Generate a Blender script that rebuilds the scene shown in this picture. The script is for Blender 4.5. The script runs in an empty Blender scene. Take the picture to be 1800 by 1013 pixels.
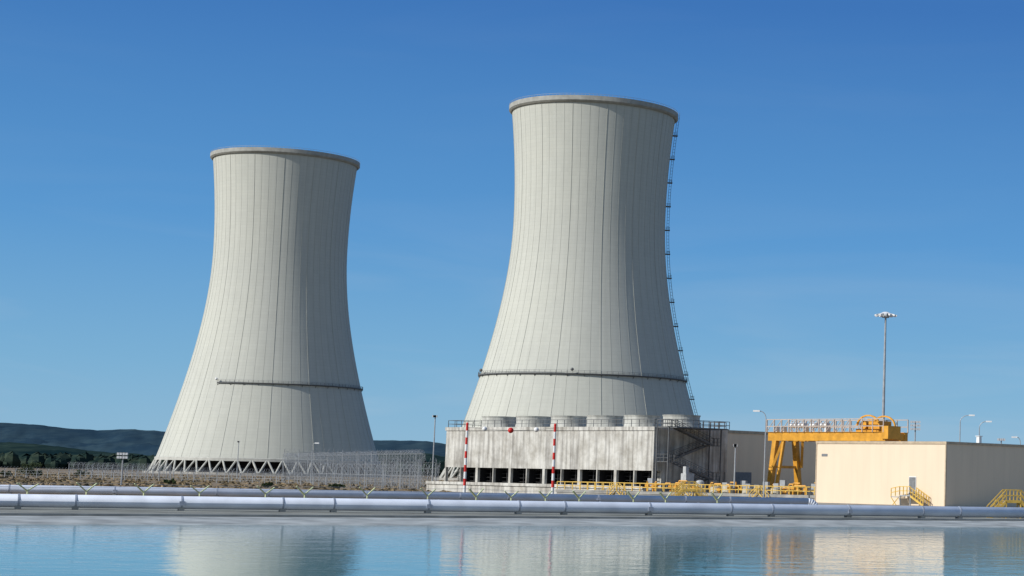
import bpy, math, random
from mathutils import Matrix, Vector, Euler, noise
random.seed(7)
rad=math.radians
scene=bpy.context.scene
scene.view_settings.view_transform='Standard'
try: scene.view_settings.look='None'
except Exception: pass
scene.view_settings.exposure=0

# ------------------------------------------------------------ camera
CAMZ=3.2; F=3400.0; PX=1700.0; PY=506.5
PITCH=rad(5.72); ROLL=rad(1.15)
cam=bpy.data.cameras.new('camera'); camo=bpy.data.objects.new('camera',cam)
scene.collection.objects.link(camo); scene.camera=camo
cam.sensor_width=36; cam.lens=36*F/1800; cam.shift_x=-(PX-900)/1800
cam.clip_start=0.5; cam.clip_end=40000
Rm=(Matrix.Rotation(math.pi/2+PITCH,3,'X')@Matrix.Rotation(ROLL,3,'Z'))
camo.matrix_world=Matrix.Translation((0,0,CAMZ))@Rm.to_4x4()

# survey helpers: bearing + range along the Y axis -> metric site coordinates
def hx(px,Y,Z=0.0):
    u=(px-PX)/F; z=Z-CAMZ
    a=Rm[0][0]+u*Rm[0][2]
    return -((Rm[1][0]+u*Rm[1][2])*Y+(Rm[2][0]+u*Rm[2][2])*z)/a
def hz(px,py,Y):
    d=Rm@Vector(((px-PX)/F,(PY-py)/F,-1)); return CAMZ+d.z*Y/d.y

# ------------------------------------------------------------ materials
def mat(name,col,rough=0.7,metal=0.0,var=0.12,scale=3.0,spec=0.3,bump=0.0,bscale=None,stretch=(1,1,1),col2=None):
    m=bpy.data.materials.new(name); m.use_nodes=True
    nt=m.node_tree; b=nt.nodes['Principled BSDF']
    b.inputs['Roughness'].default_value=rough; b.inputs['Metallic'].default_value=metal
    b.inputs['Specular IOR Level'].default_value=spec
    tc=nt.nodes.new('ShaderNodeTexCoord'); mp=nt.nodes.new('ShaderNodeMapping')
    mp.inputs['Scale'].default_value=stretch
    nt.links.new(tc.outputs['Object'],mp.inputs['Vector'])
    n=nt.nodes.new('ShaderNodeTexNoise'); n.inputs['Scale'].default_value=scale; n.inputs['Detail'].default_value=6
    nt.links.new(mp.outputs[0],n.inputs['Vector'])
    r=nt.nodes.new('ShaderNodeValToRGB'); nt.links.new(n.outputs['Fac'],r.inputs[0])
    c2=col2 if col2 else tuple(max(0,c*(1-2*var)) for c in col)
    r.color_ramp.elements[0].position=0.3; r.color_ramp.elements[1].position=0.68
    r.color_ramp.elements[0].color=(*c2,1); r.color_ramp.elements[1].color=(*(min(1,c*(1+var*0.4)) for c in col),1)
    nt.links.new(r.outputs[0],b.inputs['Base Color'])
    if bump>0:
        n2=nt.nodes.new('ShaderNodeTexNoise'); n2.inputs['Scale'].default_value=bscale or scale*4; n2.inputs['Detail'].default_value=4
        nt.links.new(mp.outputs[0],n2.inputs['Vector'])
        bp=nt.nodes.new('ShaderNodeBump'); bp.inputs['Distance'].default_value=bump
        nt.links.new(n2.outputs['Fac'],bp.inputs['Height']); nt.links.new(bp.outputs[0],b.inputs['Normal'])
    return m

def N(nt,t,**k):
    n=nt.nodes.new(t)
    for a,v in k.items(): setattr(n,a,v)
    return n
def math_n(nt,op,a,b=None):
    n=nt.nodes.new('ShaderNodeMath'); n.operation=op
    for i,x in enumerate((a,b)):
        if x is None: continue
        if isinstance(x,(int,float)): n.inputs[i].default_value=x
        else: nt.links.new(x,n.inputs[i])
    return n.outputs[0]
def mix(nt,fac,a,b,blend='MIX'):
    n=nt.nodes.new('ShaderNodeMix'); n.data_type='RGBA'; n.blend_type=blend
    for s,x in (('Factor',fac),('A',a),('B',b)):
        idx={'Factor':0,'A':6,'B':7}[s]
        if isinstance(x,(int,float)): n.inputs[idx].default_value=x
        elif isinstance(x,tuple): n.inputs[idx].default_value=(*x,1) if len(x)==3 else x
        else: nt.links.new(x,n.inputs[idx])
    return n.outputs[2]
def ramp(nt,fac,p0,p1,c0=(0,0,0),c1=(1,1,1)):
    r=nt.nodes.new('ShaderNodeValToRGB'); nt.links.new(fac,r.inputs[0])
    r.color_ramp.elements[0].position=p0; r.color_ramp.elements[1].position=p1
    r.color_ramp.elements[0].color=(*c0,1); r.color_ramp.elements[1].color=(*c1,1)
    return r.outputs[0]

def tower_mat():
    m=bpy.data.materials.new('tower_concrete'); m.use_nodes=True; nt=m.node_tree; b=nt.nodes['Principled BSDF']
    b.inputs['Roughness'].default_value=0.9; b.inputs['Specular IOR Level'].default_value=0.15
    tc=N(nt,'ShaderNodeTexCoord'); s=N(nt,'ShaderNodeSeparateXYZ'); nt.links.new(tc.outputs['Object'],s.inputs[0])
    ang=math_n(nt,'ARCTAN2',s.outputs['Y'],s.outputs['X'])
    c=N(nt,'ShaderNodeCombineXYZ'); nt.links.new(math_n(nt,'MULTIPLY',ang,30.0),c.inputs['X']); nt.links.new(math_n(nt,'MULTIPLY',s.outputs['Z'],0.035),c.inputs['Y'])
    n=N(nt,'ShaderNodeTexNoise'); n.inputs['Scale'].default_value=0.9; n.inputs['Detail'].default_value=5; nt.links.new(c.outputs[0],n.inputs['Vector'])
    streak=ramp(nt,n.outputs['Fac'],0.35,0.7,(0.475,0.482,0.437),(0.515,0.522,0.475))
    # per-panel tone (cells between ribs x lifts)
    cell=N(nt,'ShaderNodeCombineXYZ')
    nt.links.new(math_n(nt,'FLOOR',math_n(nt,'MULTIPLY',ang,60/math.tau*1.0)),cell.inputs['X'])
    nt.links.new(math_n(nt,'FLOOR',math_n(nt,'MULTIPLY',s.outputs['Z'],1/1.4)),cell.inputs['Y'])
    wn=N(nt,'ShaderNodeTexWhiteNoise'); nt.links.new(cell.outputs[0],wn.inputs['Vector'])
    pan=ramp(nt,wn.outputs['Value'],0.0,1.0,(0.975,0.975,0.975),(1.01,1.01,1.01))
    c1=mix(nt,1.0,streak,pan,'MULTIPLY')
    # horizontal lift joints
    fr=math_n(nt,'FRACT',math_n(nt,'MULTIPLY',s.outputs['Z'],1/1.4))
    jl=ramp(nt,fr,0.0,0.22,(0.94,0.94,0.94),(1,1,1))
    c2=mix(nt,1.0,c1,jl,'MULTIPLY')
    # broad weathering
    n2=N(nt,'ShaderNodeTexNoise'); n2.inputs['Scale'].default_value=0.03; n2.inputs['Detail'].default_value=4; nt.links.new(tc.outputs['Object'],n2.inputs['Vector'])
    w=ramp(nt,n2.outputs['Fac'],0.3,0.7,(0.95,0.955,0.96),(1.02,1.02,1.0))
    c3=mix(nt,1.0,c2,w,'MULTIPLY')
    nt.links.new(c3,b.inputs['Base Color'])
    return m
def stained_mat():
    m=bpy.data.materials.new('stained_concrete'); m.use_nodes=True; nt=m.node_tree; b=nt.nodes['Principled BSDF']
    b.inputs['Roughness'].default_value=0.9; b.inputs['Specular IOR Level'].default_value=0.15
    tc=N(nt,'ShaderNodeTexCoord'); mp=N(nt,'ShaderNodeMapping'); mp.inputs['Scale'].default_value=(1.6,1.6,0.10); nt.links.new(tc.outputs['Object'],mp.inputs[0])
    n=N(nt,'ShaderNodeTexNoise'); n.inputs['Scale'].default_value=1.0; n.inputs['Detail'].default_value=7; nt.links.new(mp.outputs[0],n.inputs['Vector'])
    base=ramp(nt,n.outputs['Fac'],0.33,0.56,(0.30,0.29,0.27),(0.56,0.55,0.51))
    n2=N(nt,'ShaderNodeTexNoise'); n2.inputs['Scale'].default_value=0.35; n2.inputs['Detail'].default_value=8; n2.inputs['Roughness'].default_value=0.7; nt.links.new(tc.outputs['Object'],n2.inputs['Vector'])
    bl=ramp(nt,n2.outputs['Fac'],0.38,0.60,(0.68,0.66,0.63),(1.05,1.05,1.05))
    c=mix(nt,1.0,base,bl,'MULTIPLY')
    s=N(nt,'ShaderNodeSeparateXYZ'); nt.links.new(tc.outputs['Object'],s.inputs[0])
    zz=math_n(nt,'ADD',s.outputs['Z'],math_n(nt,'MULTIPLY',n.outputs['Fac'],2.6))
    band=ramp(nt,math_n(nt,'MULTIPLY',zz,0.1),1.00,1.15,(1,1,1),(0.60,0.585,0.56))
    c=mix(nt,1.0,c,band,'MULTIPLY')
    fr=math_n(nt,'FRACT',math_n(nt,'MULTIPLY',s.outputs['X'],1/4.1)); jl=ramp(nt,fr,0.0,0.03,(0.7,0.7,0.7),(1,1,1))
    c=mix(nt,1.0,c,jl,'MULTIPLY')
    nt.links.new(c,b.inputs['Base Color'])
    return m
def cladding_mat(name,col):
    m=bpy.data.materials.new(name); m.use_nodes=True; nt=m.node_tree; b=nt.nodes['Principled BSDF']
    b.inputs['Roughness'].default_value=0.65; b.inputs['Specular IOR Level'].default_value=0.3
    tc=N(nt,'ShaderNodeTexCoord'); s=N(nt,'ShaderNodeSeparateXYZ'); nt.links.new(tc.outputs['Object'],s.inputs[0])
    xy=math_n(nt,'ADD',s.outputs['X'],s.outputs['Y'])
    fr=math_n(nt,'FRACT',math_n(nt,'MULTIPLY',xy,1/1.1)); jl=ramp(nt,fr,0.0,0.07,(0.94,0.94,0.94),(1,1,1))
    mp=N(nt,'ShaderNodeMapping'); mp.inputs['Scale'].default_value=(1,1,0.15); nt.links.new(tc.outputs['Object'],mp.inputs[0])
    n=N(nt,'ShaderNodeTexNoise'); n.inputs['Scale'].default_value=0.8; n.inputs['Detail'].default_value=6; nt.links.new(mp.outputs[0],n.inputs['Vector'])
    v=ramp(nt,n.outputs['Fac'],0.3,0.65,tuple(c*0.94 for c in col),col)
    nt.links.new(mix(nt,1.0,v,jl,'MULTIPLY'),b.inputs['Base Color'])
    return m

M_tower=tower_mat(); M_stain=stained_mat()
M_rim=mat('rim_concrete',(0.36,0.36,0.33),0.9,scale=0.5)
M_rib=mat('rib_concrete',(0.44,0.445,0.40),0.9,scale=0.3,var=.06)
M_leg=mat('leg_concrete',(0.50,0.50,0.46),0.9,scale=0.5)
M_dark=mat('interior_shade',(0.012,0.012,0.014),0.95,scale=0.5)  # near-black colour stands in for shade inside the openings
M_louv=mat('louvre_grey',(0.05,0.05,0.052),0.8,scale=2)
M_steel=mat('galvanised_steel',(0.36,0.38,0.40),0.5,0.2,scale=2)
M_dsteel=mat('dark_steel',(0.13,0.135,0.14),0.6,0.2,scale=2)
M_pipe=mat('pipe_paint',(0.68,0.73,0.83),0.38,0.0,scale=0.7,var=0.08,spec=0.5)
M_flange=mat('flange_paint',(0.34,0.38,0.46),0.5,0.1,scale=2)
M_yel=mat('crane_yellow',(0.68,0.33,0.035),0.5,scale=1.2,var=0.14,spec=0.4)
M_ryel=mat('railing_yellow',(0.70,0.46,0.10),0.5,scale=3)
M_pyel=mat('pale_yellow_paint',(0.66,0.72,0.42),0.6,scale=3)
M_white=mat('white_paint',(0.75,0.76,0.76),0.5,scale=2,var=0.06)
M_lgrey=mat('light_grey_paint',(0.45,0.46,0.46),0.5,scale=2,var=0.1)
M_red=mat('red_paint',(0.60,0.03,0.025),0.5,scale=3)
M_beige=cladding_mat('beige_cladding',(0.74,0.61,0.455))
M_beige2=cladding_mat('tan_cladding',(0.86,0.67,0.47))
M_trim=mat('trim_beige',(0.50,0.40,0.28),0.6,scale=2)
M_cat=mat('catwalk_beige',(0.50,0.42,0.36),0.6,scale=2)
M_roof=mat('roof_membrane',(0.35,0.34,0.32),0.9,scale=1)
M_door=mat('door_grey',(0.20,0.21,0.22),0.5,scale=3)
M_conc=mat('concrete',(0.38,0.37,0.34),0.9,scale=0.6,var=0.2,bump=0.01)
M_fan=mat('fan_stack_concrete',(0.48,0.48,0.44),0.9,scale=1.0,var=0.2,stretch=(1,1,0.3))
M_glass=mat('lamp_glass',(0.5,0.52,0.55),0.2,scale=3,spec=0.6)
M_leaf=mat('foliage',(0.06,0.085,0.03),0.9,scale=1.5,var=0.3)
M_bark=mat('bark',(0.09,0.06,0.04),0.9,scale=4)

# ------------------------------------------------------------ mesh builder
class MB:
    def __init__(s): s.v=[]; s.f=[]
    def add(s,vs,fs):
        o=len(s.v); s.v+= [tuple(v) for v in vs]; s.f+=[tuple(o+i for i in f) for f in fs]
    def box(s,x0,x1,y0,y1,z0,z1):
        s.add([(x0,y0,z0),(x1,y0,z0),(x1,y1,z0),(x0,y1,z0),(x0,y0,z1),(x1,y0,z1),(x1,y1,z1),(x0,y1,z1)],
              [(0,3,2,1),(4,5,6,7),(0,1,5,4),(1,2,6,5),(2,3,7,6),(3,0,4,7)])
    def beam(s,p,q,w,h=None):
        h=h or w; p=Vector(p); q=Vector(q); d=(q-p).normalized()
        up=Vector((0,0,1)) if abs(d.z)<0.98 else Vector((0,1,0))
        a=d.cross(up).normalized()*w/2; b=a.normalized().cross(d).normalized()*h/2
        s.add([p-a-b,p+a-b,p+a+b,p-a+b,q-a-b,q+a-b,q+a+b,q-a+b],
              [(0,3,2,1),(4,5,6,7),(0,1,5,4),(1,2,6,5),(2,3,7,6),(3,0,4,7)])
    def cyl(s,p,q,r,r2=None,n=10,caps=True):
        r2=r if r2 is None else r2; p=Vector(p); q=Vector(q); d=(q-p).normalized()
        up=Vector((0,0,1)) if abs(d.z)<0.98 else Vector((1,0,0))
        a=d.cross(up).normalized(); b=d.cross(a)
        vs=[];fs=[]
        for c,rr in ((p,r),(q,r2)):
            for i in range(n):
                t=math.tau*i/n; vs.append(c+a*math.cos(t)*rr+b*math.sin(t)*rr)
        for i in range(n): j=(i+1)%n; fs.append((i,i+n,j+n,j))
        if caps: fs.append(tuple(range(n))); fs.append(tuple(range(2*n-1,n-1,-1)))
        s.add(vs,fs)
    def path(s,pts,r,n=8):
        for a,b in zip(pts,pts[1:]): s.cyl(a,b,r,n=n)
    def sph(s,c,r,n=12,m=8,sz=1.0,jit=0.0):
        vs=[];fs=[]; c=Vector(c)
        for j in range(m+1):
            ph=math.pi*j/m
            for i in range(n):
                t=math.tau*i/n; q=1+random.uniform(-jit,jit)
                vs.append(c+Vector((math.sin(ph)*math.cos(t)*r,math.sin(ph)*math.sin(t)*r,math.cos(ph)*r*sz))*q)
        for j in range(m):
            for i in range(n): k=(i+1)%n; fs.append((j*n+i,(j+1)*n+i,(j+1)*n+k,j*n+k))
        s.add(vs,fs)
    def lathe(s,prof,n=64,a0=0,a1=math.tau,c=(0,0)):
        full=abs(a1-a0-math.tau)<1e-6; cols=n if full else n+1; vs=[];fs=[]
        for r,z in prof:
            for i in range(cols):
                t=a0+(a1-a0)*i/n; vs.append((c[0]+r*math.cos(t),c[1]+r*math.sin(t),z))
        for j in range(len(prof)-1):
            for i in range(n):
                k=(i+1)%cols; fs.append((j*cols+i,j*cols+k,(j+1)*cols+k,(j+1)*cols+i))
        s.add(vs,fs)
    def rail(s,pts,h=1.1,sp=1.6,r=0.03,mid=True):
        for a,b in zip(pts,pts[1:]):
            a=Vector(a);b=Vector(b);L=(b-a).length;n=max(1,round(L/sp))
            for hh in ((h,h*0.5) if mid else (h,)): s.beam(a+Vector((0,0,hh)),b+Vector((0,0,hh)),r*2)
            for i in range(n+1):
                p=a.lerp(b,i/n); s.beam(p,p+Vector((0,0,h)),r*2)
    def obj(s,name,mt,parent=None,loc=(0,0,0),rot=0,smooth=False):
        me=bpy.data.meshes.new(name); me.from_pydata(s.v,[],s.f); me.update()
        me.materials.append(mt)
        if smooth:
            for p in me.polygons: p.use_smooth=True
        o=bpy.data.objects.new(name,me); scene.collection.objects.link(o)
        if parent: o.parent=parent
        else: o.location=loc; o.rotation_euler=(0,0,rot)
        return o
def empty(name,loc=(0,0,0),rot=0):
    e=bpy.data.objects.new(name,None); scene.collection.objects.link(e)
    e.location=loc; e.rotation_euler=(0,0,rot); e.empty_display_size=1
    return e

# ------------------------------------------------------------ sun + sky
SAZ=rad(54); SEL=rad(33)
S=Vector((-math.sin(SAZ)*math.cos(SEL),-math.cos(SAZ)*math.cos(SEL),math.sin(SEL)))
sl=bpy.data.lights.new('sun','SUN'); sl.energy=4.4; sl.angle=rad(0.5); sl.color=(1.0,0.965,0.90)
so=bpy.data.objects.new('sun',sl); scene.collection.objects.link(so); so.location=(0,0,300)
so.rotation_mode='QUATERNION'; so.rotation_quaternion=S.to_track_quat('Z','Y')
w=bpy.data.worlds.new('World'); scene.world=w; w.use_nodes=True; nt=w.node_tree
bg=nt.nodes['Background']; sky=nt.nodes.new('ShaderNodeTexSky'); sky.sky_type='NISHITA'; sky.sun_disc=False
sky.sun_elevation=SEL; sky.sun_rotation=math.atan2(S.x,S.y)%math.tau
sky.altitude=400; sky.air_density=1.0; sky.dust_density=0.8; sky.ozone_density=2
tc=nt.nodes.new('ShaderNodeTexCoord')
sp_=nt.nodes.new('ShaderNodeSeparateXYZ'); nt.links.new(tc.outputs['Generated'],sp_.inputs[0])
gr=nt.nodes.new('ShaderNodeValToRGB'); nt.links.new(sp_.outputs['Z'],gr.inputs[0])
cr=gr.color_ramp; stops=[(0,(.27,.50,.70)),(.05,(.17,.42,.68)),(.12,(.080,.30,.64)),(.24,(.030,.160,.48)),(.5,(.09,.21,.46)),(1,(.16,.26,.44))]
cr.elements[0].position=0; cr.elements[0].color=(*stops[0][1],1); cr.elements[1].position=1; cr.elements[1].color=(*stops[-1][1],1)
for p_,c_ in stops[1:-1]:
    el=cr.elements.new(p_); el.color=(*c_,1)
grad=nt.nodes.new('ShaderNodeVectorMath'); grad.operation='SCALE'; nt.links.new(gr.outputs[0],grad.inputs[0]); grad.inputs['Scale'].default_value=1/0.10
mr=nt.nodes.new('ShaderNodeMapRange'); nt.links.new(sp_.outputs['Y'],mr.inputs['Value'])
mr.inputs['From Min'].default_value=-0.3; mr.inputs['From Max'].default_value=0.4; mr.inputs['To Min'].default_value=0.25; mr.inputs['To Max'].default_value=0.88
base=mix(nt,mr.outputs[0],sky.outputs[0],grad.outputs[0])
mp=nt.nodes.new('ShaderNodeMapping'); mp.inputs['Scale'].default_value=(2.2,2.2,16); mp.inputs['Location'].default_value=(0.35,0,0)
nt.links.new(tc.outputs['Generated'],mp.inputs[0])
n1=nt.nodes.new('ShaderNodeTexNoise'); n1.inputs['Scale'].default_value=2.2; n1.inputs['Detail'].default_value=7; n1.inputs['Distortion'].default_value=0.6
nt.links.new(mp.outputs[0],n1.inputs['Vector'])
cl=ramp(nt,n1.outputs['Fac'],0.50,0.78)
low=ramp(nt,sp_.outputs['Z'],0.03,0.14,(1,1,1),(0.10,0.10,0.10))
cl2=math_n(nt,'MULTIPLY',math_n(nt,'MULTIPLY',cl,low),0.26)
skc=mix(nt,cl2,base,(5.2,6.0,6.8))
nt.links.new(skc,bg.inputs[0]); bg.inputs[1].default_value=0.10

# ------------------------------------------------------------ ground, bank, water
lipA=Vector((hx(0,118),118,0)); lipB=Vector((hx(1750,163),163,0))
d=(lipB-lipA); d.z=0; dl=d.normalized(); nrm=Vector((dl.y,-dl.x,0))   # toward water
def L(t,off,z): 
    p=lipA+dl*t+nrm*off; return (p.x,p.y,z)
WZ=-0.3
T0,T1=-900,2500
def ground_mat():
    m=bpy.data.materials.new('dry_ground'); m.use_nodes=True; nt=m.node_tree; b=nt.nodes['Principled BSDF']
    b.inputs['Roughness'].default_value=1; b.inputs['Specular IOR Level'].default_value=0.05
    tc=N(nt,'ShaderNodeTexCoord')
    n=N(nt,'ShaderNodeTexNoise'); n.inputs['Scale'].default_value=0.02; n.inputs['Detail'].default_value=10; n.inputs['Roughness'].default_value=0.65; nt.links.new(tc.outputs['Object'],n.inputs['Vector'])
    c=ramp(nt,n.outputs['Fac'],0.35,0.65,(0.15,0.12,0.085),(0.30,0.23,0.165))
    n2=N(nt,'ShaderNodeTexNoise'); n2.inputs['Scale'].default_value=0.5; n2.inputs['Detail'].default_value=6; nt.links.new(tc.outputs['Object'],n2.inputs['Vector'])
    c=mix(nt,ramp(nt,n2.outputs['Fac'],0.5,0.66),c,(0.13,0.115,0.07))
    nt.links.new(c,b.inputs['Base Color']); return m
M_ground=ground_mat()
g=MB(); 
g.add([L(-900,0,0),L(2500,0,0),(3000,14000,0),(-14000,14000,0),(-14000,-400,0)],[(0,1,2,3,4)])
g.obj('ground',M_ground)
M_apron=mat('apron_concrete',(0.25,0.255,0.225),0.95,scale=0.25,var=0.25)
M_lining=mat('lining_concrete',(0.40,0.42,0.41),0.8,scale=0.5,var=0.22,stretch=(1,1,1),bump=0.01)
a=MB(); a.add([L(T0,0,0.012),L(T1,0,0.012),L(T1,-26,0.012),L(T0,-26,0.012)],[(0,1,2,3)])
a.obj('concrete_apron',M_apron)
a=MB()
a.add([L(T0,0,0.012),L(T1,0,0.012),L(T1,0.0,0.15),L(T0,0,0.15),L(T1,-0.5,0.15),L(T0,-0.5,0.15),L(T1,-0.5,0.0),L(T0,-0.5,0.0)],[(0,1,2,3),(3,2,4,5),(5,4,6,7)])
a.obj('kerb',M_conc)
a=MB(); a.add([L(T0,0.0,0.0),L(T0,4.0,-0.12),L(T0,30,-1.3),L(T1,30,-1.3),L(T1,4.0,-0.12),L(T1,0.0,0.0)],[(0,1,4,5),(1,2,3,4)])
a.obj('bank_lining',M_lining)
# gravel yard around the plant buildings
yd=MB(); yd.add([(hx(760,240),240,0.004),(60,200,0.004),(60,420,0.004),(hx(760,420),420,0.004)],[(0,1,2,3)])
yd.obj('gravel_yard',mat('gravel',(0.36,0.33,0.29),1.0,scale=0.4,var=0.2,spec=0.05))
def water_mat():
    m=bpy.data.materials.new('water'); m.use_nodes=True; nt=m.node_tree; b=nt.nodes['Principled BSDF']
    b.inputs['Base Color'].default_value=(0.04,0.21,0.23,1); b.inputs['Roughness'].default_value=0.03; b.inputs['IOR'].default_value=1.333
    tc=N(nt,'ShaderNodeTexCoord')
    hs=None
    for sc,amp,st in ((0.35,0.8,(1,1,1)),(1.5,0.34,(1,1,1)),(5.0,0.13,(1,1,1))):
        mp=N(nt,'ShaderNodeMapping'); mp.inputs['Scale'].default_value=st; nt.links.new(tc.outputs['Object'],mp.inputs[0])
        n=N(nt,'ShaderNodeTexNoise'); n.inputs['Scale'].default_value=sc; n.inputs['Detail'].default_value=2; nt.links.new(mp.outputs[0],n.inputs['Vector'])
        h=math_n(nt,'MULTIPLY',n.outputs['Fac'],amp); hs=h if hs is None else math_n(nt,'ADD',hs,h)
    bp=N(nt,'ShaderNodeBump'); bp.inputs['Distance'].default_value=0.027; bp.inputs['Strength'].default_value=1
    nt.links.new(hs,bp.inputs['Height']); nt.links.new(bp.outputs[0],b.inputs['Normal'])
    return m
a=MB(); a.add([L(T0,1200,WZ),L(T1,1200,WZ),L(T1,3,WZ),L(T0,3,WZ)],[(0,1,2,3)])
a.obj('water',water_mat())

# scrub on the dry ground
def scrub():
    mb=MB()
    for i in range(2600):
        Y=random.uniform(230,640); px=random.uniform(-150,790)
        X=hx(px,Y); sx=random.uniform(.3,1.1); h=random.uniform(.08,.30)*(1.8 if random.random()<0.05 else 1)
        for k in range(3):
            t=random.uniform(0,math.pi); c,s_=math.cos(t)*sx,math.sin(t)*sx
            mb.add([(X-c,Y-s_,0),(X+c,Y+s_,0),(X+c*.5,Y+s_*.6,h),(X-c*.1,Y,h*1.25),(X-c*.7,Y-s_*.4,h*.8)],[(0,1,2,3,4)])
    mb.obj('scrub',mat('dry_scrub',(0.28,0.21,0.13),1.0,scale=0.06,var=0.3,spec=0.05,col2=(0.14,0.12,0.075)))
scrub()

# ------------------------------------------------------------ hills
def hill_mat(name,c0,c1,sc):
    m=bpy.data.materials.new(name); m.use_nodes=True; nt=m.node_tree; b=nt.nodes['Principled BSDF']
    b.inputs['Roughness'].default_value=1; b.inputs['Specular IOR Level'].default_value=0
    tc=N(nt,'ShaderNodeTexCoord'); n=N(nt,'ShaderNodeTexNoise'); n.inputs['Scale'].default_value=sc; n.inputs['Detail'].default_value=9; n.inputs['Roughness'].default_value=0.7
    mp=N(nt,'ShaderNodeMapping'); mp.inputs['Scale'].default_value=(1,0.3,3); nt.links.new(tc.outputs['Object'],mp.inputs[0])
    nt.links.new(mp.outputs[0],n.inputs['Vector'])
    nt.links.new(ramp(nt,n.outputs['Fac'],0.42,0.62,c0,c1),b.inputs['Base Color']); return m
def interp(t,x):
    if x<=t[0][0]: return t[0][1]
    for (a,b),(c,e) in zip(t,t[1:]):
        if x<=c: return b+(e-b)*(x-a)/(c-a)
    return t[-1][1]
def Hpx(px): return 831+.02*(px-900)
def hills(name,D,W,table,mt,seed,amp):
    mb=MB(); nc,nr=600,50; vs=[];fs=[]
    for i in range(nc+1):
        px=-1400+i*(4000)/nc
        crest=(Hpx(px)-interp(table,px))/F*D+CAMZ
        crest+=noise.fractal(Vector((px*0.012,seed,0)),0.8,2.1,5)*amp
        for j in range(nr+1):
            t=j/nr; Y=D-W+2*W*t
            X=hx(px,Y)
            s=math.sin(math.pi*t)**1.4
            nz=noise.fractal(Vector((X*.003,Y*.003,seed)),0.8,2.1,7)
            z=crest*s+nz*crest*0.42*s*(1-s)*2.4-1.5
            vs.append((X,Y,z))
    for i in range(nc):
        for j in range(nr):
            a=i*(nr+1)+j; fs.append((a,a+nr+1,a+nr+2,a+1))
    mb.add(vs,fs); mb.obj(name,mt,smooth=True)
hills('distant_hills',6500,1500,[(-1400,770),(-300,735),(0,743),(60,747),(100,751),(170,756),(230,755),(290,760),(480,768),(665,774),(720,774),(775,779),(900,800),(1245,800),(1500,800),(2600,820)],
      hill_mat('forest_haze_tint',(0.020,0.044,0.070),(0.042,0.075,0.095),0.006),3,6)  # aerial haze painted into the base colour as a blue tint
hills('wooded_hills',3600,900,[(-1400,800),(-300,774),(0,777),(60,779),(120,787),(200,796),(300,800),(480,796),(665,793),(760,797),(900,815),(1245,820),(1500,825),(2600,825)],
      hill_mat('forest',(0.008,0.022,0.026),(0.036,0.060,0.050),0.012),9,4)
tb=MB()
for i in range(1500):
    Y=random.uniform(1150,1700); px=random.uniform(-500,900)
    X=hx(px,Y); r=random.uniform(2.5,5.5)
    tb.sph((X,Y,r*.75),r,6,4,random.uniform(.8,1.2),.25)
tb.obj('distant_trees',hill_mat('tree_belt_foliage',(0.014,0.028,0.026),(0.045,0.062,0.045),0.06))

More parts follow.
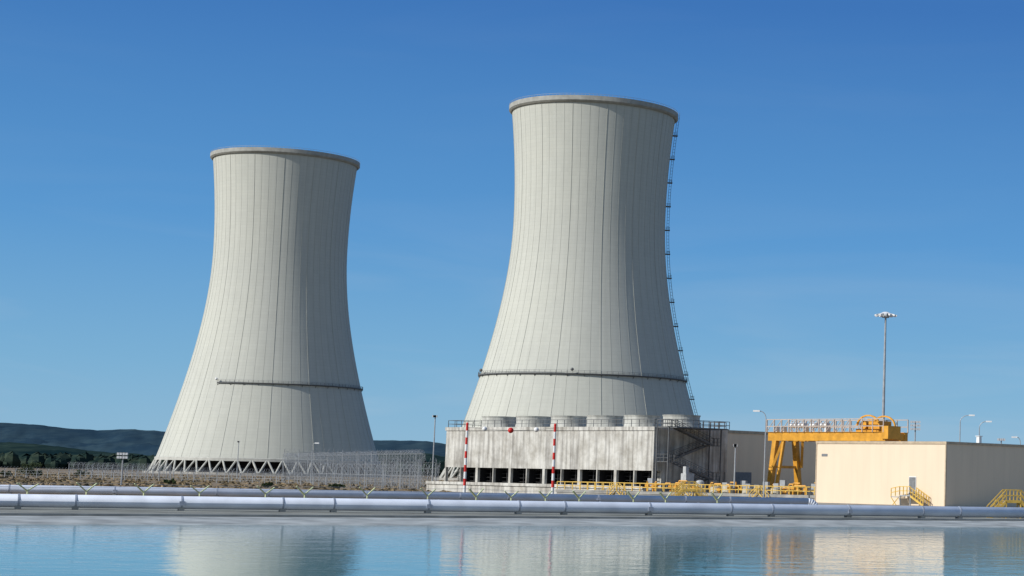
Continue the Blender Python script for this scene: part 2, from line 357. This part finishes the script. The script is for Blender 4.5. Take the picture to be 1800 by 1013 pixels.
# ------------------------------------------------------------ cooling towers
TH=141.0
def tower(px,Y,arc,ladder,a_lamp=None,blow=68.0,rib_phase=.35):
    def Rz(z):
        b=blow if z<100 else 94.0
        return 28.2*math.sqrt(1+((z-100)/b)**2)
    X=hx(px,Y); e=empty('cooling_tower',(X,Y,0))
    zs=[6.2+(TH-6.2)*i/70 for i in range(71)]
    mb=MB(); prof=[(Rz(z),z) for z in zs]+[(Rz(z)-.5,z) for z in reversed(zs)]+[(Rz(zs[0]),zs[0])]
    mb.lathe(prof,288); mb.obj('shell',M_tower,e,smooth=True)
    rb=MB(); NR=60
    for k in range(NR):
        t=math.tau*(k+rib_phase)/NR; ct,st=math.cos(t),math.sin(t)
        vs=[];fs=[]
        wd=0.08; pr=.09 if k%4 else .16
        for z in zs[::2]:
            r=Rz(z)-.05; ro=r+pr
            for rr,sg in ((r,-1),(ro,-1),(ro,1),(r,1)):
                vs.append((rr*ct-sg*wd*st,rr*st+sg*wd*ct,z))
        m=len(zs[::2])
        for j in range(m-1):
            for q in range(3): a=j*4+q; fs.append((a,a+1,a+5,a+4))
        rb.add(vs,fs)
    rb.obj('ribs',M_rib,e)
    rm=MB(); r=Rz(TH)
    rm.lathe([(r-.02,TH-2.0),(r+.4,TH-1.9),(r+1.0,TH-1.3),(r+1.0,TH+.35),(r+.7,TH+.35),(r+.7,TH-.4),(r-.6,TH-.4),(r-.6,TH-2.0)],144)
    rm.obj('rim',M_rim,e)
    rr=MB()
    for k in range(144):
        t=math.tau*k/144; p=((r+.9)*math.cos(t),(r+.9)*math.sin(t)); t2=math.tau*(k+1)/144; q=((r+.9)*math.cos(t2),(r+.9)*math.sin(t2))
        rr.beam((p[0],p[1],TH+.3),(p[0],p[1],TH+1.0),.06); rr.beam((p[0],p[1],TH+1.0),(q[0],q[1],TH+1.0),.07)
    rr.obj('rim_railing',M_steel,e)
    zg=39.0; r=Rz(zg); gl=MB(); a0,a1=arc
    n=int(120*(a1-a0)/math.tau)
    gl.lathe([(r-.2,zg-.5),(r+.9,zg-.2),(r+.9,zg+.15),(r-.2,zg+.15)],n,a0,a1)
    for i in range(n+1):
        t=a0+(a1-a0)*i/n; c,s_=math.cos(t),math.sin(t)
        gl.beam(((r+.8)*c,(r+.8)*s_,zg),((r+.8)*c,(r+.8)*s_,zg+1.1),.09)
        if i%3==0: gl.beam(((r+.8)*c,(r+.8)*s_,zg-.3),((r+.1)*c,(r+.1)*s_,zg-1.3),.16)
        if i<n:
            t2=a0+(a1-a0)*(i+1)/n
            for hh in (.55,1.1): gl.beam(((r+.8)*c,(r+.8)*s_,zg+hh),((r+.8)*math.cos(t2),(r+.8)*math.sin(t2),zg+hh),.08)
    gl.obj('gallery',M_dsteel,e)
    lm=MB()
    for t in ([a0] if a_lamp is None else a_lamp):
        lm.sph(((r+1.4)*math.cos(t),(r+1.4)*math.sin(t),zg+1.4),.6)
    lm.obj('beacons',M_white if a_lamp is None else M_dsteel,e)
    lg=MB(); NL=48; rt=Rz(6.2)-.3; rb_=Rz(0)+.8
    for k in range(NL):
        t=math.tau*k/NL
        for sg in (-.5,.5):
            t2=t+sg*math.tau/NL
            lg.cyl((rb_*math.cos(t),rb_*math.sin(t),0.2),(rt*math.cos(t2),rt*math.sin(t2),6.5),.42,n=8)
    lg.lathe([(Rz(6.2)-.8,5.7),(Rz(6.2)+.3,5.7),(Rz(6.2)+.3,6.9),(Rz(6.2),7.1)],144)
    lg.obj('legs',M_leg,e,smooth=False)
    bs=MB(); bs.lathe([(rb_+2,-.2),(rb_+2,.9),(rb_+1.6,.9),(rb_+1.6,-.2)],96); bs.obj('basin_wall',M_conc,e)
    pk=MB(); pk.lathe([(rt-5,0),(rt-5,8),(0.1,8)],64); pk.obj('fill_pack',M_dark,e)  # near-black core paints the shade behind the legs
    if ladder is not None:
        ld=MB(); c,s_=math.cos(ladder),math.sin(ladder); tx,ty=-s_,c
        step=1.2; z=7
        while z<TH+1:
            r=Rz(min(z,TH))+.75; r2=Rz(min(z+step,TH))+.75
            for sg in (-.35,.35):
                ld.beam((r*c+tx*sg,r*s_+ty*sg,z),(r2*c+tx*sg,r2*s_+ty*sg,z+step),.10)
            for sg in (-.45,.45):
                ld.beam(((r+.8)*c+tx*sg,(r+.8)*s_+ty*sg,z),((r2+.8)*c+tx*sg,(r2+.8)*s_+ty*sg,z+step),.09)
            ld.beam((r*c-tx*.45,r*s_-ty*.45,z),((r+.8)*c-tx*.45,(r+.8)*s_-ty*.45,z),.09)
            ld.beam(((r+.8)*c+tx*.45,(r+.8)*s_+ty*.45,z),((r+.8)*c-tx*.45,(r+.8)*s_-ty*.45,z),.09)
            z+=step
        z=14
        while z<TH-3:
            r=Rz(z)
            ld.beam(((r-.2)*c,(r-.2)*s_,z),((r+1.9)*c,(r+1.9)*s_,z),1.6,.4)
            for hh in (.6,1.1): ld.beam(((r+.2)*c-tx*.8,(r+.2)*s_-ty*.8,z+hh),((r+1.7)*c-tx*.8,(r+1.7)*s_-ty*.8,z+hh),.14)
            for hh in (.6,1.1): ld.beam(((r+1.7)*c-tx*.8,(r+1.7)*s_-ty*.8,z+hh),((r+1.7)*c+tx*.8,(r+1.7)*s_+ty*.8,z+hh),.14)
            z+=9.2
        ld.obj('ladder',M_dsteel,e)
    return e
tower(472,860,(rad(-107),rad(60)),None,None,71.0,.1)
tower(1019,730,(0,math.tau),rad(12),[rad(-85),rad(-150)])

# ------------------------------------------------------------ fan-cell block
def frame(px0,Y0,px1,Y1):
    a=Vector((hx(px0,Y0),Y0,0)); b=Vector((hx(px1,Y1),Y1,0)); v=b-a
    return a,v.length,math.atan2(v.y,v.x)
a,Lb,ang=frame(780,316,1146,285)
e=empty('cooling_cell_building',a,ang); DB=15.0
ZT=10.3; ZO=3.9; ZP=1.45
b=MB()
b.box(0,Lb,0,DB,ZO,ZT)
b.box(-.15,Lb+.15,-.15,0.0,ZT-.5,ZT+.05); 
b.obj('walls',M_stain,e)
b=MB(); NCOL=12
for i in range(NCOL+1):
    x=i*Lb/NCOL; wd=.10 if i%2 else .28
    b.box(max(0.003,x-wd),min(Lb-.003,x+wd),.02,.5,ZP,ZO-.002)
for j in range(1,5): b.box(Lb-.62,Lb-.02,j*DB/4-.35,j*DB/4-.002,ZP,ZO-.002)
b.box(Lb-.9,Lb-.04,1.7,DB-.5,ZP,ZO-.002)
b.obj('columns',M_stain,e)
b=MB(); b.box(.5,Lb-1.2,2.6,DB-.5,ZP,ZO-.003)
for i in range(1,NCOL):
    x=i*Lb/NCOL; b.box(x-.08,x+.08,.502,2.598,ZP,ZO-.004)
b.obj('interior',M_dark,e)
b=MB()
for i in range(NCOL):
    x0=i*Lb/NCOL+.35; x1=(i+1)*Lb/NCOL-.35
    for k in range(4):
        z=ZP+.35+k*.6; b.beam((x0,1.9,z),(x1,1.9,z),.7,.05)
    b.beam(((x0+x1)/2,1.2,ZP),((x0+x1)/2,1.2,ZO),.08)
b.obj('louvres',M_louv,e)
b=MB(); b.box(-1.6,Lb+.5,-2.2,DB+.5,0,ZP); b.box(-1.6,Lb+.5,-2.4,-2.202,ZP-.3,ZP+.15); b.obj('basin',M_stain,e)
b=MB(); ba=MB()
for i in range(6):
    cx=4.6+i*(Lb-6.4)/5; cy=7.0
    b.lathe([(3.0,ZT-.01),(2.72,ZT+.9),(2.75,ZT+1.7),(2.88,ZT+2.0),(2.6,ZT+2.0),(2.45,ZT+1.0),(2.6,ZT)],40,c=(cx,cy))
    for k in range(8):
        t=k*math.tau/8+.2*i; ba.beam((cx,cy,ZT+1.1),(cx+2.35*math.cos(t),cy+2.35*math.sin(t),ZT+1.25),.4,.06)
    ba.cyl((cx,cy,ZT),(cx,cy,ZT+1.3),.35)
b.obj('fan_stacks',M_fan,e,smooth=False); ba.obj('fan_blades',M_dsteel,e)
b=MB(); b.rail([(.1,DB-.2,ZT),(.1,.25,ZT),(Lb-.2,.25,ZT),(Lb-.2,DB-.2,ZT),(.1,DB-.2,ZT)],1.15,1.7,.035)
b.obj('roof_railing',M_dsteel,e)
b=MB(); x=Lb+.4
for k in range(4):
    z0=k*2.55+.2; z1=z0+2.55; y0,y1=(1.5,9.5) if k%2==0 else (9.5,1.5); xx=x+(.6 if k%2==0 else 1.9)
    for o in (-.45,.45):
        b.beam((xx+o,y0,z0),(xx+o,y1,z1),.08,.25)
        for hh in (.55,1.05): b.beam((xx+o,y0,z0+hh),(xx+o,y1,z1+hh),.06)
        for q in range(6):
            t=q/5; b.beam((xx+o,y0+(y1-y0)*t,z0+2.55*t),(xx+o,y0+(y1-y0)*t,z0+2.55*t+1.05),.06)
    for q in range(12):
        t=(q+.5)/12; b.box(xx-.45,xx+.45,y0+(y1-y0)*t-.14,y0+(y1-y0)*t+.14,z0+2.55*t-.03,z0+2.55*t+.02)
    yy=y1; s_=1 if y1>5 else -1
    b.box(x,x+2.5,min(yy,yy+s_*1.3),max(yy,yy+s_*1.3),z1-.1,z1)
    b.rail([(x+2.5,yy,z1),(x+2.5,yy+s_*1.3,z1),(x,yy+s_*1.3,z1)],1.05,.8,.03)
for (xx,yy) in ((x+.05,.2),(x+2.5,.2),(x+.05,10.8),(x+2.5,10.8)): b.beam((xx,yy,0),(xx,yy,ZT),.16)
b.beam((x+2.6,-.2,ZT+.05),(x+2.6,12,ZT+.05),.12); b.box(x,x+4.2,.2,10.8,ZT-.12,ZT)
b.rail([(x,.2,ZT),(x+4.2,.2,ZT),(x+4.2,10.8,ZT),(x,10.8,ZT)],1.1,1.1,.035)
b.obj('stair_tower',M_dsteel,e)
b=MB(); b.box(x+4.5,x+5.6,1,2.6,0,3.6); b.cyl((x+7.5,2,0),(x+7.5,2,2.4),.6,n=16); b.sph((x+7.5,2,2.4),.6,sz=.5); b.box(x+4.7,x+5.3,1.2,1.8,3.6,4.6)
b.obj('equipment',M_lgrey,e)

# ------------------------------------------------------------ tan building behind
X0=hx(1243,303)
e=empty('warehouse_building',(X0,303,0),ang)
H2=hz(1243,756,303)
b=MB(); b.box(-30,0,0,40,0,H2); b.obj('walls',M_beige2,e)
b=MB(); b.box(-30.12,.12,-.12,40.12,H2-.35,H2+.12); b.obj('parapet',M_trim,e)
b=MB(); b.box(.002,.08,6,9.5,0,4); b.box(.002,.08,15,16.2,0,2.2); b.obj('doors',M_door,e)

# ------------------------------------------------------------ beige building in front
a,Lf,angf=frame(1433,265,1661,250)
e=empty('service_building',a,angf); HB=8.2; DBf=40
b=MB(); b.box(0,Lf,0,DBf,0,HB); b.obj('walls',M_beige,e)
b=MB(); 
b.box(-.1,Lf+.1,-.1,DBf+.1,HB-.22,HB+.1)
b.box(Lf-.12,Lf+.06,-.06,.12,0,HB-.225); b.box(-.06,.1,-.06,.1,0,HB-.225)
b.obj('trim',M_trim,e)
b=MB(); b.box(.2,Lf-.2,.2,DBf-.2,HB+.1,HB+.13); b.obj('roof',M_roof,e)
b=MB(); dx=Lf*.735; b.box(dx-.08,dx+1.18,-.06,0.0,1.35,3.75); b.obj('door_frame',M_white,e)
b=MB(); b.box(dx,dx+1.1,-.10,-.062,1.38,3.65); b.box(1.0,2.1,-.03,-.002,6.25,6.6)
b.obj('door',M_door,e)
b=MB()
b.box(dx-.4,dx+1.5,-1.5,-.12,1.18,1.32)
for i in range(7): b.box(dx+1.5+i*.3,dx+1.8+i*.3,-1.4,-.3,1.1-i*.18,1.16-i*.18)
b.box(dx-1.9,dx-.4,-1.5,-.3,1.0,1.1)
for xx in (dx-.35,dx+1.45): b.beam((xx,-1.4,0),(xx,-1.4,1.2),.12)
b.obj('landing',M_steel,e)
b=MB()
b.rail([(dx-1.9,-1.45,1.05),(dx-.4,-1.45,1.32),(dx+1.5,-1.45,1.32)],1.1,.75,.045)
b.rail([(dx+1.5,-1.45,1.2),(dx+3.7,-1.45,.05)],1.1,.55,.045); b.rail([(dx+1.5,-.3,1.2),(dx+3.7,-.3,.05)],1.1,.55,.045)
b.beam((dx+1.5,-1.45,1.2),(dx+3.7,-1.45,0),.1,.25)
b.beam((dx-1.9,-1.45,1.0),(dx-1.0,-1.45,0),.08); b.beam((dx-.4,-1.45,1.2),(dx-1.6,-1.45,0),.08)
b.obj('stair_railing',M_ryel,e)
b=MB()
for (xx,yy,wd,h) in ((Lf-2,9,.5,.9),(Lf-.9,22,1.0,.5),(Lf-1.0,30,.6,.7)):
    b.box(xx-wd/2,xx+wd/2,yy-wd/2,yy+wd/2,HB+.13,HB+.13+h); b.box(xx-wd*.7,xx+wd*.7,yy-wd*.7,yy+wd*.7,HB+.13+h,HB+.22+h)
b.obj('roof_vents',M_white,e)

# ------------------------------------------------------------ gantry crane
a,Lc,angc=frame(1352,300,1556,284)
e=empty('gantry_crane',a,angc)
zb=hz(1450,775,292); zt=hz(1450,760,292); W=4.2
b=MB()
for y in (0,W):
    b.box(-.3,Lc,y-.35,y+.35,zb,zt)
    b.box(-.3,Lc,y-.5,y+.5,zt,zt+.06)
for x in (0.1,Lc-.5): b.box(x-.3,x+.4,-.349,W+.349,zb+.15,zt-.1)
for x in (1.3,Lc-3.2):
    for y,yo in ((0,-1.0),(W,W+1.0)):
        b.beam((x-.2,y,zb),(x-.2,yo,1.2),.85,.75)
        b.beam((x+1.4,y,zb),(x+.3,yo,zb*.55),.4,.4)
    b.beam((x-.2,-1.9,1.0),(x-.2,W+1.9,1.0),.6,.8)
    b.beam((x-.2,-.5,zb*.55),(x-.2,W+.5,zb*.55),.4,.4)
    b.beam((x+1.6,0,zb),(x+1.2,-1.0,1.4),.4,.4)
    b.box(x-.5,x+1.5,-1.6,-.4,.6,1.35)
b.obj('frame',M_yel,e)
b=MB(); tx=Lc-6.5
b.box(tx,tx+4.6,.2,W-.2,zt+.1,zt+.5)
b.cyl((tx+.8,W/2-1.2,zt+1.1),(tx+.8,W/2+1.2,zt+1.1),.65,n=14); b.box(tx+2.0,tx+4.2,.8,W-.8,zt+.5,zt+1.7)
b.beam((tx+2,.6,zt+1.9),(tx+4.2,.6,zt+1.9),.15)
for y in (.4,W-.4):
    for k in range(9):
        t0=math.pi*k/9; t1=math.pi*(k+1)/9
        b.beam((tx+2.3-2.3*math.cos(t0),y,zt+.9+1.6*math.sin(t0)),(tx+2.3-2.3*math.cos(t1),y,zt+.9+1.6*math.sin(t1)),.22)
b.box(Lc-.5,Lc+.8,-.6,W*.5,zb+.3,zt+.9)
b.obj('trolley',M_yel,e)
b=MB()
n=11; xr=tx-.6; hgt=1.95
for y in (-.55,W+.55):
    for i in range(n+1):
        x=-.4+(xr+.4)*i/n; b.beam((x,y,zt),(x,y,zt+hgt),.16)
        if i<n:
            x2=-.4+(xr+.4)*(i+1)/n; b.beam((x,y,zt+.1),(x2,y,zt+hgt),.09)
    for hh in (.9,hgt): b.beam((-.4,y,zt+hh),(Lc-.2,y,zt+hh),.13)
    for x in (Lc-4.5,Lc-2.4,Lc-.2): b.beam((x,y,zt),(x,y,zt+hgt),.13)
b.obj('catwalk_railing',M_cat,e)
b=MB()
for x in (3.6,5.6,8.2,10.4):
    b.cyl((x,.6,zt+1.1),(x+1.4,.6,zt+1.1),.42,n=12)
for x in (1,2.6,7.4,12): b.box(x,x+.6,-.4,.3,zt+.06,zt+.9)
b.obj('cable_drums',M_white,e)

# ------------------------------------------------------------ deck, railings, tanks
a,Ld,angd=frame(978,282,1432,266)
e=empty('pump_deck',a,angd)
b=MB(); b.box(0,Ld,0,9,0,.85); b.box(-.1,Ld+.1,-.1,0,.55,.95); b.obj('slab',M_conc,e)
b=MB(); b.rail([(0,.1,.9),(Ld*.22,.1,.9)],1.15,1.3,.05); b.rail([(Ld*.27,.1,.9),(Ld,.1,.9)],1.15,1.3,.05); b.rail([(0,4,.9),(Ld*.98,4,.9)],1.15,1.3,.05)
for x in (Ld*.25,Ld*.52,Ld*.8):
    for y in (-.9,-.1): 
        b.beam((x-1.3,y,0),(x-.2,y,1.0),.12); b.beam((x-1.3,y,1.0),(x-.2,y,2.0),.08); b.beam((x-1.3,y,0),(x-1.3,y,1.0),.08); b.beam((x-.2,y,1.0),(x-.2,y,2.0),.08)
        b.beam((x+1.3,y,0),(x+.2,y,1.0),.12); b.beam((x+1.3,y,1.0),(x+.2,y,2.0),.08); b.beam((x+1.3,y,0),(x+1.3,y,1.0),.08); b.beam((x+.2,y,1.0),(x+.2,y,2.0),.08)
b.obj('railings',M_ryel,e)
b=MB()
for x,r,h in ((Ld*.48,.75,1.0),(Ld*.60,.8,.9),(Ld*.645,.8,1.3),(Ld*.72,.7,.8),(Ld*.83,.8,.9)):
    b.cyl((x,2.2,.85),(x,2.2,.85+h),r,n=16); b.cyl((x,2.2,.85+h),(x,2.2,.95+h),r*1.05,r*.4,n=16)
b.obj('tanks',mat('tank_cream',(0.55,0.51,0.41),0.5,scale=1),e,smooth=False)
b=MB()
for k in range(30):
    x=random.uniform(Ld*.3,Ld*.97); y=random.uniform(.6,6); h=random.uniform(.6,1.8)
    b.cyl((x,y,.85),(x,y,.85+h),.12); b.cyl((x,y,.85+h),(x+random.uniform(-1.8,1.8),y,.85+h),.12); b.box(x-.25,x+.25,y-.25,y+.25,.85+h*.5,.85+h*.5+.35)
b.obj('valves',M_yel,e)
b=MB()
for k in range(14):
    x=random.uniform(Ld*.3,Ld*.97); b.box(x-.4,x+.4,4.6,5.2,.85,1.5+random.random()*1.5)
b.obj('cabinets',M_steel,e)

def stile(px,Y,sc=1.0,nm='pipe_crossing_stairs'):
    e=empty(nm,(hx(px,Y),Y,0),rad(20))
    b=MB()
    for y in (-.45,.45):
        b.beam((-2.2,y,0),(-.7,y,1.5),.1,.25); b.beam((2.2,y,0),(.7,y,1.5),.1,.25); b.beam((-.7,y,1.5),(.7,y,1.5),.1,.25)
        for hh in (.55,1.05):
            b.beam((-2.2,y,hh),(-.7,y,1.5+hh),.08); b.beam((2.2,y,hh),(.7,y,1.5+hh),.08); b.beam((-.7,y,1.5+hh),(.7,y,1.5+hh),.08)
        for x in (-2.2,-1.45,-.7,0,.7,1.45,2.2):
            z=1.5 if abs(x)<=.7 else 1.5-(abs(x)-.7); b.beam((x,y,z),(x,y,z+1.05),.08)
        b.beam((-.7,y,0),(-.7,y,1.5),.1); b.beam((.7,y,0),(.7,y,1.5),.1)
    b.obj('handrails',M_ryel,e)
    b=MB()
    for i in range(6):
        for s_ in (-1,1):
            x=s_*(2.1-i*.27); z=.15+i*.25; b.box(min(x,x+.25),max(x,x+.25),-.45,.45,z,z+.05)
    b.box(-.7,.7,-.45,.45,1.5,1.55); b.obj('treads',M_steel,e)
    return e
stile(1778,176)
stile(1210,236)

# ------------------------------------------------------------ pipelines
def pipeline(p,q,r,zc,nm,sp,elbow=False,ext=(60,60)):
    p=Vector((*p,zc)); q=Vector((*q,zc)); dd=(q-p).normalized(); p=p-dd*ext[0]; q=q+dd*ext[1]; Lp=(q-p).length
    e=empty(nm,(p.x,p.y,0),math.atan2(dd.y,dd.x))
    b=MB(); b.cyl((0,0,zc),(Lp,0,zc),r,n=28)
    if elbow:
        pts=[(Lp,0,zc)]+[(Lp+1.0*math.sin(t),0,zc-1.0+1.0*math.cos(t)) for t in [rad(15*k) for k in range(1,7)]]
        b.path(pts,r,n=20)
    b.obj('pipe',M_pipe,e,smooth=True)
    f=MB(); sd=MB(); x=2.0; k=0
    while x<Lp:
        f.cyl((x-.06,0,zc),(x+.06,0,zc),r+.03,n=24)
        if k%3==0:
            f.box(x-.18,x+.18,-r-.06,-r+.12,zc-.2,zc+.1)
        sd.box(x-.2,x+.2,-r*.7,r*.8,0.012,zc-r*.78)
        x+=sp*(0.6 if k%3==1 else 1.15); k+=1
    f.obj('flanges',M_flange,e); sd.obj('saddles',M_conc,e)
pipeline((hx(0,134),134),(hx(1750,170),170),.45,.60,'main_pipeline',6.0)
pipeline((hx(0,196),196),(hx(1420,224),224),.42,.55,'secondary_pipeline',8.5,True,(90,0))
pipeline((hx(0,160),160),(hx(1420,200),200),.13,.45,'service_pipeline',9,True,(70,0))

def vfence():
    p=Vector((hx(-60,163),163,0)); q=Vector((hx(1330,200),200,0)); dd=(q-p); Lp=dd.length; dd.normalize(); nn=Vector((-dd.y,dd.x,0))
    e=empty('barbed_wire_fence',p)
    b=MB(); wr=MB(); x=0; arms=[]
    while x<Lp:
        o=dd*x; b.beam(o,o+Vector((0,0,.95)),.09)
        tips=[]
        for s_ in (-1,1):
            tp=o+nn*s_*.75+dd*s_*.9+Vector((0,0,1.5+random.uniform(-.08,.12))); b.beam(o+Vector((0,0,.85)),tp,.085); tips.append(tp)
        if random.random()<.45:
            b.beam(o+dd*.6+Vector((0,0,.1)),o+dd*-.7+Vector((0,0,1.5)),.07)
        arms.append((o,tips)); x+=random.choice((3.4,4.6,5.6))
    for (o,t),(o2,t2) in zip(arms,arms[1:]):
        for k in (0,1):
            wr.beam(t[k],t2[k],.018); wr.beam((t[k]+o+Vector((0,0,.85)))/2,(t2[k]+o2+Vector((0,0,.85)))/2,.018)
        wr.beam(o+Vector((0,0,.5)),o2+Vector((0,0,.5)),.018)
    b.obj('posts',M_pyel,e); wr.obj('wires',M_steel,e)
vfence()

# ------------------------------------------------------------ marker poles + cable
poles=[]
for px,py,Y in ((815.5,745,227),(970.5,747,224)):
    X=hx(px,Y); H=hz(px,py,Y); e=empty('striped_pole',(X,Y,0)); poles.append(Vector((X,Y,H-.35)))
    r=MB(); wv=MB(); nb=11
    for i in range(nb):
        (r if i%2==0 else wv).cyl((0,0,H*i/nb),(0,0,H*(i+1)/nb),.18-.04*i/nb,.18-.04*(i+1)/nb,n=12)
    r.sph((0,0,H),.16); r.obj('red_bands',M_red,e); wv.obj('white_bands',M_white,e)
e=empty('marker_cable',poles[0])
D=poles[1]-poles[0]; b=MB()
def cpt(t): return D*t+Vector((0,0,-.35*4*t*(1-t)))
for i in range(24): b.beam(cpt(i/24),cpt((i+1)/24),.035)
b.obj('cable',M_dsteel,e)
b=MB(); b.sph(cpt(.5),.33,16,10); b.obj('red_ball',M_red,e,smooth=True)
b=MB(); b.sph(cpt(.2),.28,16,10); b.sph(cpt(.79),.28,16,10); b.obj('white_balls',M_white,e,smooth=True)

# ------------------------------------------------------------ lamps and masts
def street_lamp(px,py,Y,arm=1.8,side=1,nm='street_lamp'):
    X=hx(px,Y); H=hz(px,py,Y); e=empty(nm,(X,Y,0))
    b=MB(); b.cyl((0,0,0),(0,0,H-1.0),.11,.07,n=8)
    pts=[(side*arm*(1-math.cos(t)),0,H-1.0+math.sin(t)*1.0) for t in [rad(15*k) for k in range(7)]]
    b.path(pts,.06,6); b.cyl((0,0,0),(0,0,.6),.18,n=8); b.obj('pole',M_steel,e)
    h=MB(); p=pts[-1]; h.box(min(p[0],p[0]+side*.9),max(p[0],p[0]+side*.9),-.2,.2,p[2]-.1,p[2]+.12); h.obj('head',M_white,e)
street_lamp(1342,723,262,.85,-1)
street_lamp(1685,730,296,1.3,1)
street_lamp(1719,741,300,1.0,1)
street_lamp(1792,769,300,.5,-1)
street_lamp(546,779,420,.5,1)
def flood_mast(px,py,Y,rows,nm='floodlight_mast',wide=.7,step=.42):
    X=hx(px,Y); H=hz(px,py,Y); e=empty(nm,(X,Y,0))
    b=MB(); b.cyl((0,0,0),(0,0,H),.14,.09,n=8)
    l=MB()
    for k in range(rows):
        z=H-.1-k*step*1.3; b.beam((-wide,0,z),(wide,0,z),.09); b.beam((0,-wide*.6,z),(0,wide*.6,z),.09)
        for x in (-wide,-wide*.35,wide*.35,wide): l.box(x-.17,x+.17,-.35,-.08,z-.17,z+.19)
    b.obj('pole',M_steel,e); l.obj('floodlights',M_glass,e)
flood_mast(213,797,300,2,wide=.65)
flood_mast(1606,741,300,3,wide=.62)
flood_mast(759,731,330,1,wide=.25)
flood_mast(416,776,520,1,wide=.15)
flood_mast(1758,772,300,1,wide=.45)
flood_mast(1290,782,275,1,wide=.12,nm='utility_pole')
Y=300; px=1549; X=hx(px,Y); H=hz(1553,552,Y)
e=empty('high_mast_light',(X,Y,0)); b=MB(); b.cyl((0,0,0),(0,0,H),.30,.14,n=12)
b.lathe([(.55,H-.6),(.6,H-.2),(.3,H)],16)
for k in range(12):
    t=math.tau*k/12; c,s_=math.cos(t),math.sin(t); b.beam((.2*c,.2*s_,H-.1),(1.35*c,1.35*s_,H-.1),.08)
    t2=math.tau*(k+1)/12; b.beam((1.3*c,1.3*s_,H-.1),(1.3*math.cos(t2),1.3*math.sin(t2),H-.1),.1)
b.obj('mast',M_steel,e); l=MB()
for k in range(12):
    t=math.tau*k/12; c,s_=math.cos(t),math.sin(t); l.beam((1.1*c,1.1*s_,H-.1),(1.75*c,1.75*s_,H-.28),.42,.24)
l.cyl((0,0,H+.05),(0,0,H+.3),.9,.35,n=14); l.obj('floodlights',M_white,e)

# ------------------------------------------------------------ wire security fences
def mesh_fence(px0,Y0,px1,Y1,h,nm='wire_fence',sp=3.0,wr_=.02,lean=.3,grid=.85):
    a=Vector((hx(px0,Y0),Y0,0)); c=Vector((hx(px1,Y1),Y1,0)); v=c-a; Ln=v.length
    e=empty(nm,a,math.atan2(v.y,v.x)); b=MB(); x=0
    while x<=Ln:
        b.beam((x,0,0),(x,0,h),.09); b.beam((x,0,h),(x+.2,-.5,h+.5),.06); b.beam((x,0,h),(x-.2,.5,h+.5),.06); x+=sp
    b.obj('posts',M_steel,e)
    w_=MB(); x=-h*lean
    while x<Ln:
        x0=max(0,x); w_.beam((x0,0,.05),(min(Ln,x+h*.9),0,h),wr_); w_.beam((min(Ln,x+h*.9),.02,.05),(x0,.02,h),wr_); x+=grid
    for hh in (h*.33,h*.66,h): w_.beam((0,0,hh),(Ln,0,hh),wr_*1.4)
    for k in range(int(Ln/.9)):
        cx=k*.9
        for q in range(8):
            t0=math.tau*q/8;t1=math.tau*(q+1)/8
            w_.beam((cx+q*.11,.45*math.cos(t0),h+.35+.45*math.sin(t0)),(cx+(q+1)*.11,.45*math.cos(t1),h+.35+.45*math.sin(t1)),wr_)
    w_.obj('mesh',M_steel,e)
mesh_fence(497,400,745,400,6.6)
mesh_fence(500,520,740,360,6.4)
mesh_fence(640,330,772,330,4.6)
mesh_fence(560,360,770,330,3.6)
mesh_fence(495,460,700,460,6.0)
mesh_fence(120,560,300,520,3.0,grid=1.0)
mesh_fence(150,480,500,430,2.2,grid=1.2)
mesh_fence(-120,420,600,380,1.6,grid=1.6)

# ------------------------------------------------------------ bushes / small trees
def bush(px,Y,h,wd,nm='bush'):
    X=hx(px,Y); e=empty(nm,(X,Y,0)); b=MB()
    b.cyl((0,0,0),(0,0,h*.5),.14,.06,n=7)
    for k in range(5):
        t=k*1.3; b.cyl((0,0,h*.2+.1*k),(math.cos(t)*wd*.35,math.sin(t)*wd*.35,h*.55+.08*k),.06,.02,n=5)
    b.obj('trunk',M_bark,e); l=MB()
    cl=[(random.gauss(0,wd*.25),random.gauss(0,wd*.25),random.uniform(.3,.9)*h) for _ in range(16)]
    for c in cl:
        rr=h*.2*(1.3-c[2]/h*.6)
        for _ in range(70):
            d_=Vector((random.gauss(0,1),random.gauss(0,1),random.gauss(0,.8))).normalized()*rr*random.uniform(.5,1.2)
            p=Vector(c)+d_; 
            if p.z<.05: p.z=.05
            u=Vector((random.gauss(0,1),random.gauss(0,1),random.gauss(0,1))).normalized()*.13; v=u.orthogonal().normalized()*.09
            l.add([p-u,p+v,p+u,p-v],[(0,1,2,3)])
    l.obj('leaves',M_leaf,e)
bush(50,420,3.3,3.2,'pine_tree'); bush(64,430,1.6,2.5); bush(12,430,1.4,2.4); bush(140,500,1.6,3)
bush(590,300,.9,2.0); bush(470,310,.9,1.8); bush(300,330,1.0,2)
